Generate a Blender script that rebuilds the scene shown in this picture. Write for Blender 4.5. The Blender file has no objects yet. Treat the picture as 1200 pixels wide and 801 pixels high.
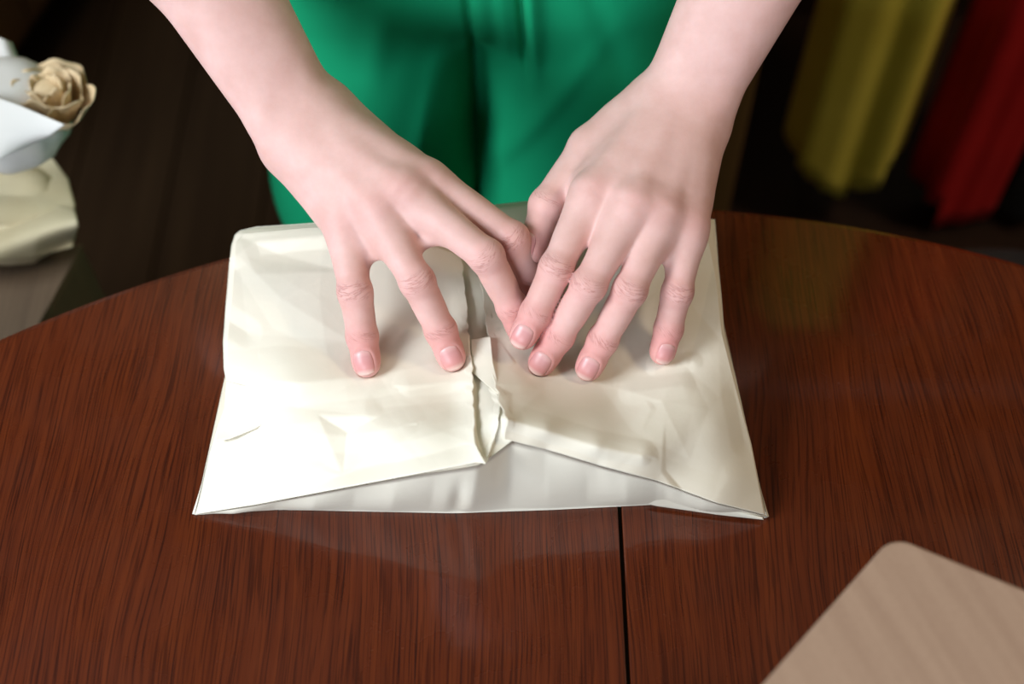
import bpy, math, random
import numpy as np
from mathutils import Vector, geometry as mgeo
random.seed(7)
sc = bpy.context.scene

# ------------------------------------------------------------------ camera
F = 1500.0; PITCH = math.radians(56); HC = .67; ZT = .75      # focal px, pitch, camera height over table, table top
CY = -HC / math.tan(PITCH); CZ = ZT + HC
cam = bpy.data.cameras.new('camera'); cam.sensor_width = 36; cam.lens = 36 * F / 1200
camo = bpy.data.objects.new('camera', cam); sc.collection.objects.link(camo)
camo.location = (0, CY, CZ); camo.rotation_euler = (math.radians(90) - PITCH, 0, 0)
cam.dof.use_dof = True; cam.dof.focus_distance = .735; cam.dof.aperture_fstop = 3.6
cam.clip_start = .02
sc.camera = camo
# ------------------------------------------------------------------ world, lights, exposure
w = bpy.data.worlds.new('world'); sc.world = w; w.use_nodes = True
w.node_tree.nodes['Background'].inputs[0].default_value = (.75, .86, 1, 1)
w.node_tree.nodes['Background'].inputs[1].default_value = .6
def area(name, loc, rot, sx, sy, power, col):
    l = bpy.data.lights.new(name, 'AREA'); l.shape = 'RECTANGLE'; l.size = sx; l.size_y = sy
    l.energy = power; l.color = col
    o = bpy.data.objects.new(name, l); sc.collection.objects.link(o)
    o.location = loc; o.rotation_euler = rot; return o
R90 = math.pi / 2
# daylight entering by the window in the left wall, and by a smaller one behind the photographer
area('window_daylight', (-1.38, -.56, 1.93), (0, -math.radians(52), math.radians(20)), .72, .72, 38, (.87, .94, 1))
area('rear_window_daylight', (-.8, -2.35, 1.58), (math.radians(78), 0, -math.radians(18)), 1.5, 1.0, 40, (.84, .92, 1))
# unseen warm fill added overhead, offsets the green bounce and lifts the background
area('warm_fill_right', (1.35, .05, 2.45), (0, 0, 0), .35, .35, 13, (1, .80, .56))
area('warm_fill_rear', (-.55, 1.75, 2.45), (0, 0, 0), .35, .35, 8, (1, .76, .50))  # second added fill, unseen, warms the floor and carton at back left
sc.view_settings.view_transform = 'Standard'; sc.view_settings.look = 'None'
sc.view_settings.gamma = 1; sc.view_settings.use_curve_mapping = False
sc.view_settings.exposure = 0.0

# ------------------------------------------------------------------ helpers
def ray(px, py):
    a = (np.asarray(px, float) - 600) / F; b = -(np.asarray(py, float) - 400.5) / F
    c, s = math.cos(PITCH), math.sin(PITCH)
    return a, c + b * s, -s + b * c
def P(px, py, h):                       # the point seen at a pixel, at height h over the table top
    dx, dy, dz = ray(px, py); t = (HC - np.asarray(h, float)) / -dz
    return np.stack([t * dx, CY + t * dy, CZ + t * dz], -1)
def PY(px, py, y):                      # the point seen at a pixel, at depth y
    dx, dy, dz = ray(px, py); t = (y - CY) / dy
    return np.stack([t * dx, CY + t * dy, CZ + t * dz], -1)
def mesh_obj(name, V, Fc, mat, parent=None, smooth=True, auto=None):
    me = bpy.data.meshes.new(name)
    me.from_pydata([tuple(map(float, v)) for v in V] if not isinstance(V, np.ndarray) else V.tolist(), [], Fc if isinstance(Fc, list) else Fc.tolist())
    me.validate(); me.update()
    if smooth: me.polygons.foreach_set('use_smooth', [True] * len(me.polygons))
    if mat: me.materials.append(mat)
    o = bpy.data.objects.new(name, me); sc.collection.objects.link(o)
    if parent:
        o.parent = parent
        o.matrix_parent_inverse = parent.matrix_basis.inverted()
    return o
def empty(name, loc, rz=0):
    o = bpy.data.objects.new(name, None); sc.collection.objects.link(o)
    o.location = loc; o.rotation_euler = (0, 0, rz); o.empty_display_size = .05
    return o
def tag(o, label, cat, group=None):
    o['label'] = label; o['category'] = cat
    if group: o['group'] = group
    return o
class MB:
    def __init__(s): s.v = []; s.f = []
    def box(s, a, b):
        x0, y0, z0 = a; x1, y1, z1 = b; n = len(s.v)
        s.v += [(x0,y0,z0),(x1,y0,z0),(x1,y1,z0),(x0,y1,z0),(x0,y0,z1),(x1,y0,z1),(x1,y1,z1),(x0,y1,z1)]
        s.f += [[n+i for i in q] for q in ((3,2,1,0),(4,5,6,7),(0,1,5,4),(1,2,6,5),(2,3,7,6),(3,0,4,7))]; return s
    def prism(s, poly, z0, z1):
        n = len(s.v); k = len(poly)
        s.v += [(x, y, z0) for x, y in poly] + [(x, y, z1) for x, y in poly]
        s.f += [[n+i for i in reversed(range(k))], [n+k+i for i in range(k)]]
        s.f += [[n+i, n+(i+1)%k, n+k+(i+1)%k, n+k+i] for i in range(k)]; return s
    def lathe(s, prof, c=(0,0), seg=48):
        n = len(s.v); m = len(prof)
        for i in range(seg):
            a = 2*math.pi*i/seg
            s.v += [(c[0]+r*math.cos(a), c[1]+r*math.sin(a), z) for r, z in prof]
        for i in range(seg):
            for j in range(m-1):
                a, b = n+i*m+j, n+((i+1)%seg)*m+j
                s.f.append([a, b, b+1, a+1])
        return s
    def tube(s, pts, rs, seg=12):
        n = len(s.v); pts = [Vector(p) for p in pts]
        if not hasattr(rs, '__len__'): rs = [rs]*len(pts)
        for i, p in enumerate(pts):
            d = (pts[min(i+1, len(pts)-1)] - pts[max(i-1, 0)]).normalized()
            a = d.orthogonal().normalized() if i == 0 else (a - d*a.dot(d)).normalized()
            b = d.cross(a)
            for k in range(seg):
                t = 2*math.pi*k/seg; s.v.append(tuple(p + (a*math.cos(t)+b*math.sin(t))*rs[i]))
        for i in range(len(pts)-1):
            for k in range(seg):
                s.f.append([n+i*seg+k, n+i*seg+(k+1)%seg, n+(i+1)*seg+(k+1)%seg, n+(i+1)*seg+k])
        s.f.append([n+k for k in reversed(range(seg))]); s.f.append([n+(len(pts)-1)*seg+k for k in range(seg)]); return s
    def build(s, name, mat, parent=None, bevel=0, smooth=False, seg=2):
        o = mesh_obj(name, s.v, s.f, mat, parent, smooth)
        if bevel:
            m = o.modifiers.new('bevel', 'BEVEL'); m.width = bevel; m.segments = seg; m.limit_method = 'ANGLE'; m.angle_limit = .6
            m.harden_normals = False
        return o

# ------------------------------------------------------------------ materials
class NT:
    def __init__(s, name):
        s.m = bpy.data.materials.new(name); s.m.use_nodes = True; s.t = s.m.node_tree
        s.b = s.t.nodes['Principled BSDF']
    def n(s, typ, ins=None, **kw):
        nd = s.t.nodes.new(typ)
        for k, v in kw.items(): setattr(nd, k, v)
        for k, v in (ins or {}).items():
            if isinstance(v, bpy.types.NodeSocket): s.t.links.new(v, nd.inputs[k])
            else: nd.inputs[k].default_value = v
        return nd
    def set(s, **kw):
        for k, v in kw.items():
            k = k.replace('_', ' ')
            if isinstance(v, bpy.types.NodeSocket): s.t.links.new(v, s.b.inputs[k])
            else: s.b.inputs[k].default_value = v
        return s
    def ramp(s, fac, stops, interp='LINEAR'):
        r = s.n('ShaderNodeValToRGB', {'Fac': fac}); cr = r.color_ramp; cr.interpolation = interp
        while len(cr.elements) < len(stops): cr.elements.new(.5)
        for e, (p, c) in zip(cr.elements, stops): e.position = p; e.color = (*c, 1) if len(c) == 3 else c
        return r.outputs['Color']
    def math(s, op, a, b=0, c=None):
        nd = s.t.nodes.new('ShaderNodeMath'); nd.operation = op
        for i, v in enumerate((a, b) + ((c,) if c is not None else ())):
            if isinstance(v, bpy.types.NodeSocket): s.t.links.new(v, nd.inputs[i])
            else: nd.inputs[i].default_value = v
        return nd.outputs[0]
    def noise(s, vec, scale, detail=3, rough=.5, dist=0):
        return s.n('ShaderNodeTexNoise', {'Vector': vec, 'Scale': scale, 'Detail': detail, 'Roughness': rough, 'Distortion': dist}).outputs['Fac']
    def coord(s, scale=(1, 1, 1), out='Object'):
        tc = s.t.nodes.new('ShaderNodeTexCoord')
        return s.n('ShaderNodeMapping', {'Vector': tc.outputs[out], 'Scale': scale}).outputs[0]
    def mix(s, f, a, b, mode='MIX'):
        nd = s.t.nodes.new('ShaderNodeMix'); nd.data_type = 'RGBA'; nd.blend_type = mode
        for k, v in ((0, f), (6, a), (7, b)):
            if isinstance(v, bpy.types.NodeSocket): s.t.links.new(v, nd.inputs[k])
            else: nd.inputs[k].default_value = v if k == 0 else (*v, 1)
        return nd.outputs[2]
    def bump(s, h, strength, dist=.001, prev=None):
        nd = s.n('ShaderNodeBump', {'Height': h, 'Strength': strength, 'Distance': dist})
        if prev is not None: s.t.links.new(prev, nd.inputs['Normal'])
        return nd.outputs[0]
def plain(name, col, rough=.6, var=.12, scale=20, bump=0, spec=.5, detail=4):
    m = NT(name); c = m.coord(); f = m.noise(c, scale, detail)
    d = tuple(x*(1-var) for x in col); l = tuple(min(1, x*(1+var)) for x in col)
    m.set(Base_Color=m.ramp(f, [(.3, d), (.7, l)]), Roughness=rough)
    m.b.inputs['Specular IOR Level'].default_value = spec
    if bump: m.set(Normal=m.bump(m.noise(c, scale*6, 4), bump, .002))
    return m.m

def mat_table():
    m = NT('mahogany_veneer'); tc = m.t.nodes.new('ShaderNodeTexCoord').outputs['Object']
    mp = lambda sx, sy, off=0: m.n('ShaderNodeMapping', {'Vector': tc, 'Scale': (sx, sy, 1), 'Location': (off, 0, 0)}).outputs[0]
    warp = m.noise(mp(7, 2.2), 1, 2)
    sep = m.n('ShaderNodeSeparateXYZ', {'Vector': tc})
    xw = m.math('ADD', sep.outputs[0], m.math('MULTIPLY', m.math('SUBTRACT', warp, .5), .07))
    # growth bands along the leaf
    v1 = m.n('ShaderNodeCombineXYZ', {'X': m.math('MULTIPLY', xw, 210), 'Y': m.math('MULTIPLY', sep.outputs[1], 4)}).outputs[0]
    band = m.noise(v1, 1, 3, .55)
    v2 = m.n('ShaderNodeCombineXYZ', {'X': m.math('MULTIPLY', xw, 60), 'Y': m.math('MULTIPLY', sep.outputs[1], 2)}).outputs[0]
    wide = m.noise(v2, 1, 2, .5)
    xl = m.math('ADD', xw, m.math('MULTIPLY', m.noise(mp(60, 9), 1, 2), .006))
    ln = m.math('SINE', m.math('MULTIPLY', xl, 2100)); ln = m.math('POWER', m.math('MULTIPLY', m.math('ADD', ln, 1), .5), 5)
    lmask = m.ramp(m.noise(mp(160, 10), 1, 3), [(.42, (0,)*3), (.62, (1,)*3)])
    # pores: short dark dashes
    v3 = m.n('ShaderNodeCombineXYZ', {'X': m.math('MULTIPLY', xw, 800), 'Y': m.math('MULTIPLY', sep.outputs[1], 16)}).outputs[0]
    pore = m.noise(v3, 1, 2, .6)
    base = m.ramp(band, [(.25, (.058, .0095, .0023)), (.45, (.084, .0145, .0034)), (.55, (.098, .0178, .0040)), (.75, (.120, .023, .0050))])
    base = m.mix(m.math('MULTIPLY', wide, .55), base, (.078, .0145, .0036), 'MIX')
    base = m.mix(m.math('MULTIPLY', m.math('MULTIPLY', ln, lmask), .62), base, (.030, .0045, .0014))
    pm = m.ramp(pore, [(.40, (0,0,0)), (.48, (1,1,1))])
    base = m.mix(1.0, base, m.mix(m.math('MULTIPLY', pm, 1.0), (.55, .50, .50), (1, 1, 1)), 'MULTIPLY')
    m.set(Base_Color=base, Roughness=m.ramp(m.noise(mp(9, 9), 3, 4), [(.3, (.24,)*3), (.7, (.33,)*3)]))
    m.b.inputs['Coat Weight'].default_value = .55; m.b.inputs['Coat Roughness'].default_value = .07
    m.b.inputs['Specular IOR Level'].default_value = .28
    spk = m.noise(tc, 1500, 2)
    nb = m.bump(pore, .12, .0006); nb = m.bump(spk, .05, .0003, nb)
    m.set(Normal=nb); m.t.links.new(m.bump(m.noise(mp(300, 60), 1, 2), .05, .0005), m.b.inputs['Coat Normal'])
    return m.m
def mat_wood(name, dark, light, rough=.45, axis=2, sc_=60, spec=.4):
    m = NT(name); m.b.inputs['Specular IOR Level'].default_value = spec; s = [sc_]*3; s[axis] = sc_*.05
    c = m.coord(tuple(s)); f = m.noise(c, 1, 4, .6)
    m.set(Base_Color=m.ramp(f, [(.3, dark), (.7, light)]), Roughness=rough, Normal=m.bump(f, .15, .001)); return m.m
def mat_paper(name, col, dark):
    m = NT(name); c = m.coord()
    f = m.noise(c, 14, 4, .6); fib = m.noise(c, 420, 3, .6)
    vo = m.n('ShaderNodeTexVoronoi', {'Vector': m.n('ShaderNodeMapping', {'Vector': c, 'Scale': (1, 1, .4)}).outputs[0], 'Scale': 38.0}, feature='F1').outputs['Distance']
    m.set(Base_Color=m.ramp(f, [(.3, dark), (.65, col)]), Roughness=.62)
    m.b.inputs['Specular IOR Level'].default_value = .3
    nb = m.bump(fib, .08, .0004); nb = m.bump(m.noise(c, 60, 3, .5), .05, .0025, nb)
    m.set(Normal=nb)
    tr = m.n('ShaderNodeBsdfTranslucent', {'Color': (*col, 1)}); mx = m.n('ShaderNodeMixShader', {0: .10})
    m.t.links.new(m.b.outputs[0], mx.inputs[1]); m.t.links.new(tr.outputs[0], mx.inputs[2])
    m.t.links.new(mx.outputs[0], m.t.nodes['Material Output'].inputs[0])
    return m.m
def mat_skin():
    m = NT('skin'); c = m.coord()
    at = m.n('ShaderNodeAttribute', attribute_name='tint'); sp = m.n('ShaderNodeSeparateXYZ', {'Vector': at.outputs['Vector']})
    red, vein = sp.outputs[0], sp.outputs[1]
    wr = m.n('ShaderNodeAttribute', attribute_name='wrinkle'); ws = m.n('ShaderNodeSeparateXYZ', {'Vector': wr.outputs['Vector']})
    u, v, k = ws.outputs
    mott = m.noise(c, 55, 4, .6); fine = m.noise(c, 900, 3, .6)
    base = m.ramp(mott, [(.3, (.63, .375, .335)), (.7, (.71, .455, .42))])
    base = m.mix(m.math('MINIMUM', red, 1), base, (.60, .195, .185))
    base = m.mix(m.math('MULTIPLY', vein, .35), base, (.42, .30, .33))
    # transverse creases over each finger joint, in the joint's own coordinates (millimetres)
    arc = m.math('ADD', v, m.math('MULTIPLY', m.math('MULTIPLY', u, u), .045))
    vec = m.n('ShaderNodeCombineXYZ', {'X': m.math('MULTIPLY', u, .10), 'Y': m.math('MULTIPLY', arc, .80), 'Z': m.math('MULTIPLY', c_z(m, c), 3.0)}).outputs[0]
    nz = m.noise(vec, 1.0, 2, .5, .15)
    line = m.math('SUBTRACT', 1, m.math('MINIMUM', m.math('MULTIPLY', m.math('ABSOLUTE', m.math('SUBTRACT', nz, .5)), 22), 1))
    cre = m.math('MULTIPLY', line, k)
    base = m.mix(m.math('MULTIPLY', cre, .50), base, (.42, .13, .115))
    m.set(Base_Color=base, Roughness=m.ramp(fine, [(.3, (.52,)*3), (.7, (.64,)*3)]))
    m.b.inputs['Specular IOR Level'].default_value = .4
    m.b.inputs['Subsurface Weight'].default_value = .14; m.b.inputs['Subsurface Radius'].default_value = (1, .35, .2)
    m.b.inputs['Subsurface Scale'].default_value = .006
    nb = m.bump(fine, .10, .0004); nb = m.bump(m.noise(c, 260, 3, .6), .10, .0006, nb)
    nb = m.bump(m.math('MULTIPLY', cre, -1), .5, .0006, nb)
    m.set(Normal=nb); return m.m
def c_z(m, c): return m.n('ShaderNodeSeparateXYZ', {'Vector': c}).outputs[2]
def mat_nail():
    m = NT('fingernail'); c = m.coord()
    at = m.n('ShaderNodeAttribute', attribute_name='nail'); sp = m.n('ShaderNodeSeparateXYZ', {'Vector': at.outputs['Vector']})
    base = m.ramp(sp.outputs[1], [(.0, (.70, .46, .45)), (.14, (.66, .36, .35)), (.3, (.60, .285, .285)), (.80, (.63, .27, .26)), (.92, (.70, .42, .38)), (1, (.76, .52, .47))])
    m.set(Base_Color=base, Roughness=.36, Normal=m.bump(m.noise(c, 700, 2), .04, .0003)); return m.m
def mat_cloth(name, col, dark, rough=.75, sheen=.2):
    m = NT(name); c = m.coord(); f = m.noise(c, 9, 3)
    weave = m.noise(c, 1400, 2)
    m.set(Base_Color=m.ramp(f, [(.3, dark), (.7, col)]), Roughness=rough, Normal=m.bump(weave, .12, .0005))
    m.b.inputs['Sheen Weight'].default_value = sheen; m.b.inputs['Specular IOR Level'].default_value = .25
    m.b.inputs['Sheen Tint'].default_value = (*[min(1, x*2+.1) for x in col], 1)
    return m.m
def mat_kraft(name, col, dark, ang=0, freq=170):
    m = NT(name); tc = m.t.nodes.new('ShaderNodeTexCoord').outputs['Object']
    mp = m.n('ShaderNodeMapping', {'Vector': tc, 'Rotation': (0, 0, ang)}).outputs[0]
    s = m.n('ShaderNodeSeparateXYZ', {'Vector': mp})
    vec = m.n('ShaderNodeCombineXYZ', {'X': m.math('MULTIPLY', s.outputs[0], freq), 'Y': m.math('MULTIPLY', s.outputs[1], 6), 'Z': m.math('MULTIPLY', s.outputs[2], 6)}).outputs[0]
    st = m.noise(vec, 1, 2); fl = m.noise(tc, 500, 4, .7)
    mixf = m.math('ADD', m.math('MULTIPLY', st, .6), m.math('MULTIPLY', fl, .4))
    m.set(Base_Color=m.ramp(mixf, [(.35, dark), (.62, col)]), Roughness=.8, Normal=m.bump(st, .12, .001)); return m.m

M = dict(
    table=mat_table(), skin=mat_skin(), nail=mat_nail(),
    paper=mat_paper('cream_paper', (.88, .828, .71), (.86, .80, .675)),
    paper_white=mat_paper('white_paper', (.74, .73, .70), (.70, .69, .66)),
    paper_cream=mat_paper('ruffled_cream_paper', (.74, .58, .36), (.62, .42, .22)),
    paper_green=mat_paper('greenish_cream_paper', (.66, .60, .42), (.56, .48, .31)),
    green=mat_cloth('green_fabric', (.002, .34, .150), (.0015, .30, .130), .8, .04),
    yellow=mat_cloth('yellow_fabric', (.80, .68, .10), (.70, .58, .07)),
    red=mat_cloth('red_fabric', (.50, .008, .008), (.40, .005, .005)),
    grey=mat_cloth('dark_grey_fabric', (.03, .035, .03), (.02, .023, .02)),
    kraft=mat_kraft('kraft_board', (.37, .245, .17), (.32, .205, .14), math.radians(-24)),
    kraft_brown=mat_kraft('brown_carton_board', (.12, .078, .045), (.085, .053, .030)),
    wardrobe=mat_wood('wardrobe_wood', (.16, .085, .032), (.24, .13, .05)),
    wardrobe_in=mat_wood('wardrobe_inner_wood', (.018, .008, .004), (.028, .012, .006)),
    dark=mat_wood('dark_cabinet_wood', (.11, .055, .020), (.16, .082, .030), .5, 0),
    floor=mat_wood('dark_floor_board', (.019, .0105, .005), (.031, .018, .0085), .85, 1, 40, .08),
    wall=plain('wall_paint', (.24, .20, .16), .8, .05, 6), ceiling=plain('ceiling_paint', (.26, .24, .21), .85, .03, 6),
    trim=plain('white_trim', (.6, .58, .54), .5, .04, 10), black=plain('black_upholstery', (.018, .022, .026), .5, .2, 40, .2),
    metal=plain('steel', (.35, .35, .35), .35, .08, 30), hair=mat_wood('brown_hair', (.03, .015, .008), (.09, .045, .02), .5, 2, 300),
    shoe=plain('black_leather', (.02, .02, .02), .4, .2, 30), eye=plain('eye_white', (.75, .73, .7), .2, .03, 30), iris=plain('iris', (.05, .09, .08), .2, .2, 60),
    edge=mat_wood('table_edge_wood', (.05, .012, .005), (.09, .022, .008), .4, 2, 90),
)

# ------------------------------------------------------------------ room
def struct(o): o['kind'] = 'structure'; return o
X0, X1, Y0, Y1, ZC = -1.62, 1.9, -2.5, 2.1, 2.62
struct(MB().box((X0, Y0, -.06), (X1, Y1, -.012)).build('floor', M['floor']))
fl = sc.objects['floor']
pl = None; k = 0
for ix in range(26):                                        # dark boards, joints recessed
    y = Y0 - random.random()*.9
    while y < Y1:
        y2 = y + 1.35; a, b = max(y, Y0), min(y2, Y1)
        if b - a > .05 and b > 0:
            x = X0 + ix*.14
            if x + .137 < X1:
                MB().box((x+.0015, a+.0015, -.012), (x+.1385, b-.0015, -random.random()*.0008)).build('floor_board', M['floor'], fl, .0012, seg=1)
        y = y2
struct(MB().box((X0, Y0, ZC), (X1, Y1, ZC+.08)).build('ceiling', M['ceiling']))
struct(MB().box((X0, Y1, -.06), (X1, Y1+.1, ZC+.08)).build('wall_back', M['wall']))
struct(MB().box((X1, Y0, -.06), (X1+.1, Y1+.1, ZC+.08)).build('wall_right', M['wall']))
wy0, wy1, wz0, wz1 = -1.2, .06, 1.35, 2.48
b = MB().box((X0-.1, Y0, -.06), (X0, wy0, ZC+.08)).box((X0-.1, wy1, -.06), (X0, Y1+.1, ZC+.08))
b.box((X0-.1, wy0, -.06), (X0, wy1, wz0)).box((X0-.1, wy0, wz1), (X0, wy1, ZC+.08)); struct(b.build('wall_left', M['wall']))
fx0, fx1, fz0, fz1 = -1.58, 0, .95, 2.2
b = MB().box((X0-.1, Y0-.1, -.06), (fx0, Y0, ZC+.08)).box((fx1, Y0-.1, -.06), (X1+.1, Y0, ZC+.08))
b.box((fx0, Y0-.1, -.06), (fx1, Y0, fz0)).box((fx0, Y0-.1, fz1), (fx1, Y0, ZC+.08)); struct(b.build('wall_front', M['wall']))
t = .05
b = MB().box((X0-.07, wy0, wz0), (X0-.02, wy1, wz0+t)).box((X0-.07, wy0, wz1-t), (X0-.02, wy1, wz1)).box((X0-.07, wy0, wz0+t), (X0-.02, wy0+t, wz1-t)).box((X0-.07, wy1-t, wz0+t), (X0-.02, wy1, wz1-t)).box((X0-.07, -.59, wz0+t), (X0-.02, -.55, wz1-t))
struct(b.build('window_1', M['trim'], None, .004))
b = MB().box((fx0, Y0-.07, fz0), (fx1, Y0-.02, fz0+t)).box((fx0, Y0-.07, fz1-t), (fx1, Y0-.02, fz1)).box((fx0, Y0-.07, fz0+t), (fx0+t, Y0-.02, fz1-t)).box((fx1-t, Y0-.07, fz0+t), (fx1, Y0-.02, fz1-t))
struct(b.build('window_2', M['trim'], None, .004))
struct(MB().box((X0, Y1-.015, 0), (X1, Y1, .1)).build('baseboard_back', M['trim'], None, .004))
struct(MB().box((X0, Y0+.0, 0), (X0+.015, Y1-.015, .1)).build('baseboard_left', M['trim'], None, .004))

# ------------------------------------------------------------------ table
TC = (.0663, -.6361); TR = .7503; SX = .0625
table = tag(empty('dining_table', (TC[0], TC[1], 0)), 'large round dark mahogany dining table with a straight seam between its leaves', 'table')
def half_top(side):
    prof = [(0, ZT), (-.0012, ZT), (-.004, ZT-.0022), (-.0052, ZT-.006), (-.0045, ZT-.013), (-.011, ZT-.024), (-.02, ZT-.028)]
    prof = [(-.0055, ZT), (-.002, ZT-.0012), (0, ZT-.005), (0, ZT-.012), (-.004, ZT-.018), (-.012, ZT-.026), (-.02, ZT-.028)]
    xs = SX - TC[0]; g = .0011
    lim = (xs + side*g)
    a0 = math.acos(lim/TR)
    angs = np.linspace(a0, 2*math.pi-a0, 200) if side < 0 else np.linspace(-a0, a0, 200)
    V = []; Fc = []
    m = len(prof)
    for a in angs:
        for dr, z in prof:
            r = TR + dr; x = r*math.cos(a); y = r*math.sin(a)
            x = min(x, lim) if side < 0 else max(x, lim)
            V.append((x+TC[0], y+TC[1], z))
    n = len(angs)
    for i in range(n-1):
        for j in range(m-1): Fc.append([i*m+j, i*m+j+1, (i+1)*m+j+1, (i+1)*m+j])
    Fc.append([i*m for i in range(n)]); Fc.append([i*m+m-1 for i in reversed(range(n))])
    Fc.append([j for j in reversed(range(m))] + [(n-1)*m+j for j in range(m)])
    o = mesh_obj('table_leaf', V, Fc, M['table'], table, False)
    bp = o.modifiers.new('b', 'BEVEL'); bp.width = .0007; bp.segments = 2; bp.limit_method = 'ANGLE'; bp.angle_limit = 1.2
    return o
half_top(-1); half_top(1)
ap = MB().lathe([(.60, ZT-.028), (.60, ZT-.10), (.58, ZT-.10), (.58, ZT-.028), (.60, ZT-.028)], TC, 64).build('apron', M['edge'], table)
for sx in (-1, 1):
    for sy in (-1, 1):
        cx, cy = TC[0]+sx*.39, TC[1]+sy*.39
        MB().lathe([(.001, ZT-.03), (.034, ZT-.03), (.034, ZT-.16), (.026, ZT-.18), (.032, ZT-.22), (.024, .3), (.018, .04), (.022, .02), (.02, 0), (.001, 0)], (cx, cy), 20).build('leg', M['edge'], table, smooth=True)

# ------------------------------------------------------------------ the paper parcel
def tps(pts, vals, smooth=1e-4):
    X = np.array(pts, float)/100.; n = len(X)
    def U(r2): return np.where(r2 > 1e-12, .5*r2*np.log(np.maximum(r2, 1e-12)), 0)
    K = U(((X[:, None]-X[None])**2).sum(-1)) + smooth*np.eye(n)
    Q = np.c_[np.ones(n), X]; A = np.block([[K, Q], [Q.T, np.zeros((3, 3))]])
    c = np.linalg.solve(A, np.r_[np.array(vals, float), 0, 0, 0])
    def f(px, py):
        px = np.asarray(px, float)/100; py = np.asarray(py, float)/100; sh = px.shape
        q = np.c_[px.ravel(), py.ravel()]
        return (U(((q[:, None]-X[None])**2).sum(-1)) @ c[:n] + c[n] + q @ c[n+1:]).reshape(sh)
    return f
TOP = [ # (px, py, height over the table) on the parcel's upper surface
 (276,270,.040),(266,340,.044),(261,400,.045),(262,432,.042),(268,465,.034),(246,530,.018),(228,603,.003),
 (330,263,.046),(390,258,.050),(470,250,.052),(575,240,.055),(622,236,.056),(720,243,.052),(838,257,.040),
 (843,320,.042),(848,380,.046),(862,440,.038),(880,520,.023),(899,605,.005),
 (300,592,.017),(400,573,.042),(480,558,.061),(565,543,.076),(590,513,.076),(640,524,.068),(700,543,.056),(770,562,.039),(840,588,.025),
 (340,330,.050),(340,400,.052),(340,470,.050),(330,530,.036),(429,423,.0488),(529,420,.0498),(470,380,.052),(440,330,.052),
 (430,480,.053),(490,500,.061),(540,480,.060),(420,530,.047),(560,400,.053),(613,390,.0510),(634,425,.0495),(690,432,.0495),(776,412,.0485),(720,380,.052),(640,330,.053),
 (590,488,.083),(640,503,.077),(700,522,.066),(760,534,.054),(806,540,.040),(640,460,.062),(720,475,.052),(780,480,.052),(820,460,.049),(840,500,.042),(830,400,.048),(860,560,.026),
 (600,280,.056),(740,300,.053),(500,300,.053),(400,290,.051)]
ht0 = tps([p[:2] for p in TOP], [p[2] for p in TOP], 2e-3)
rng = np.random.default_rng(3)
def facets(x0, x1, y0, y1, n, amp, seed, stretch=1.0):
    r = np.random.default_rng(seed)
    pts = np.c_[r.uniform(x0, x1, n), r.uniform(y0, y1, n)]
    pts = np.r_[pts, [[x0-5,y0-5],[x1+5,y0-5],[x0-5,y1+5],[x1+5,y1+5]]]
    res = mgeo.delaunay_2d_cdt([Vector((p[0], p[1]*stretch)) for p in pts], [], [], 0, 1e-6)
    vs = np.array([list(v) for v in res[0]]); vs[:, 1] /= stretch; tri = np.array(res[2]); hv = r.normal(0, amp, len(vs))
    def f(px, py):
        out = np.zeros(px.shape)
        for t in tri:
            a, b, c = vs[t]; 
            d = (b[0]-a[0])*(c[1]-a[1])-(b[1]-a[1])*(c[0]-a[0])
            if abs(d) < 1e-9: continue
            mn = np.minimum(np.minimum(a, b), c); mx = np.maximum(np.maximum(a, b), c)
            idx = np.nonzero((px >= mn[0]) & (px <= mx[0]) & (py >= mn[1]) & (py <= mx[1]))
            if not len(idx[0]): continue
            qx, qy = px[idx], py[idx]
            w1 = ((qx-a[0])*(c[1]-a[1])-(qy-a[1])*(c[0]-a[0]))/d
            w2 = ((b[0]-a[0])*(qy-a[1])-(b[1]-a[1])*(qx-a[0]))/d
            m_ = (w1 >= -1e-6) & (w2 >= -1e-6) & (w1+w2 <= 1+1e-6)
            val = hv[t[0]]*(1-w1-w2)+hv[t[1]]*w1+hv[t[2]]*w2
            out[idx[0][m_], idx[1][m_]] = val[m_]
        return out
    return f
fac1 = facets(215, 915, 225, 620, 60, .0008, 5); fac2 = facets(215, 915, 225, 620, 220, .00022, 9)
def seg(px, py, pts, amp, w, up=1.0):   # a crease: ridge (amp>0) or valley along a polyline; 'up' widens the far side
    out = np.zeros(px.shape)
    for (ax, ay), (bx, by) in zip(pts[:-1], pts[1:]):
        dx, dy = bx-ax, by-ay; L = math.hypot(dx, dy)
        t = ((px-ax)*dx+(py-ay)*dy)/L/L; d = ((px-ax)*-dy+(py-ay)*dx)/L
        tc = np.clip(t, 0, 1); e = np.abs(t-tc)*L
        dd = np.hypot(np.where(d < 0, -d/up, d), np.where(d < 0, e/up, e))
        v = np.clip(1-dd/w, 0, 1)
        out = np.maximum(out, v*v*(2-v)*.5+v*.5) if False else np.maximum(out, v)
    return amp*out
CREASE = [
 ([(278,452),(330,447),(352,449),(436,441),(520,424)], .0024, 26, 1.6),
 ([(318,509),(372,509),(412,511),(470,500)], .0016, 20, 1.6),
  ([(276,300),(300,284),(380,276)], .0026, 16, 2), ([(262,372),(290,390)], -.0015, 18, 1),
 ([(480,452),(545,446)], .0012, 14, 1.5), ([(450,478),(552,470)], -.0012, 22, 1), ([(470,520),(552,496)], .0013, 22, 1),
 ([(740,460),(800,452)], .0010, 16, 1), ([(768,430),(812,424)], .0012, 12, 1),
 ([(590,490),(640,505),(700,524),(752,534)], .0022, 12, 1.6),
 ([(300,592),(380,566),(450,540)], -.0008, 20, 1), ([(860,460),(872,520)], -.001, 16, 1)]
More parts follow.
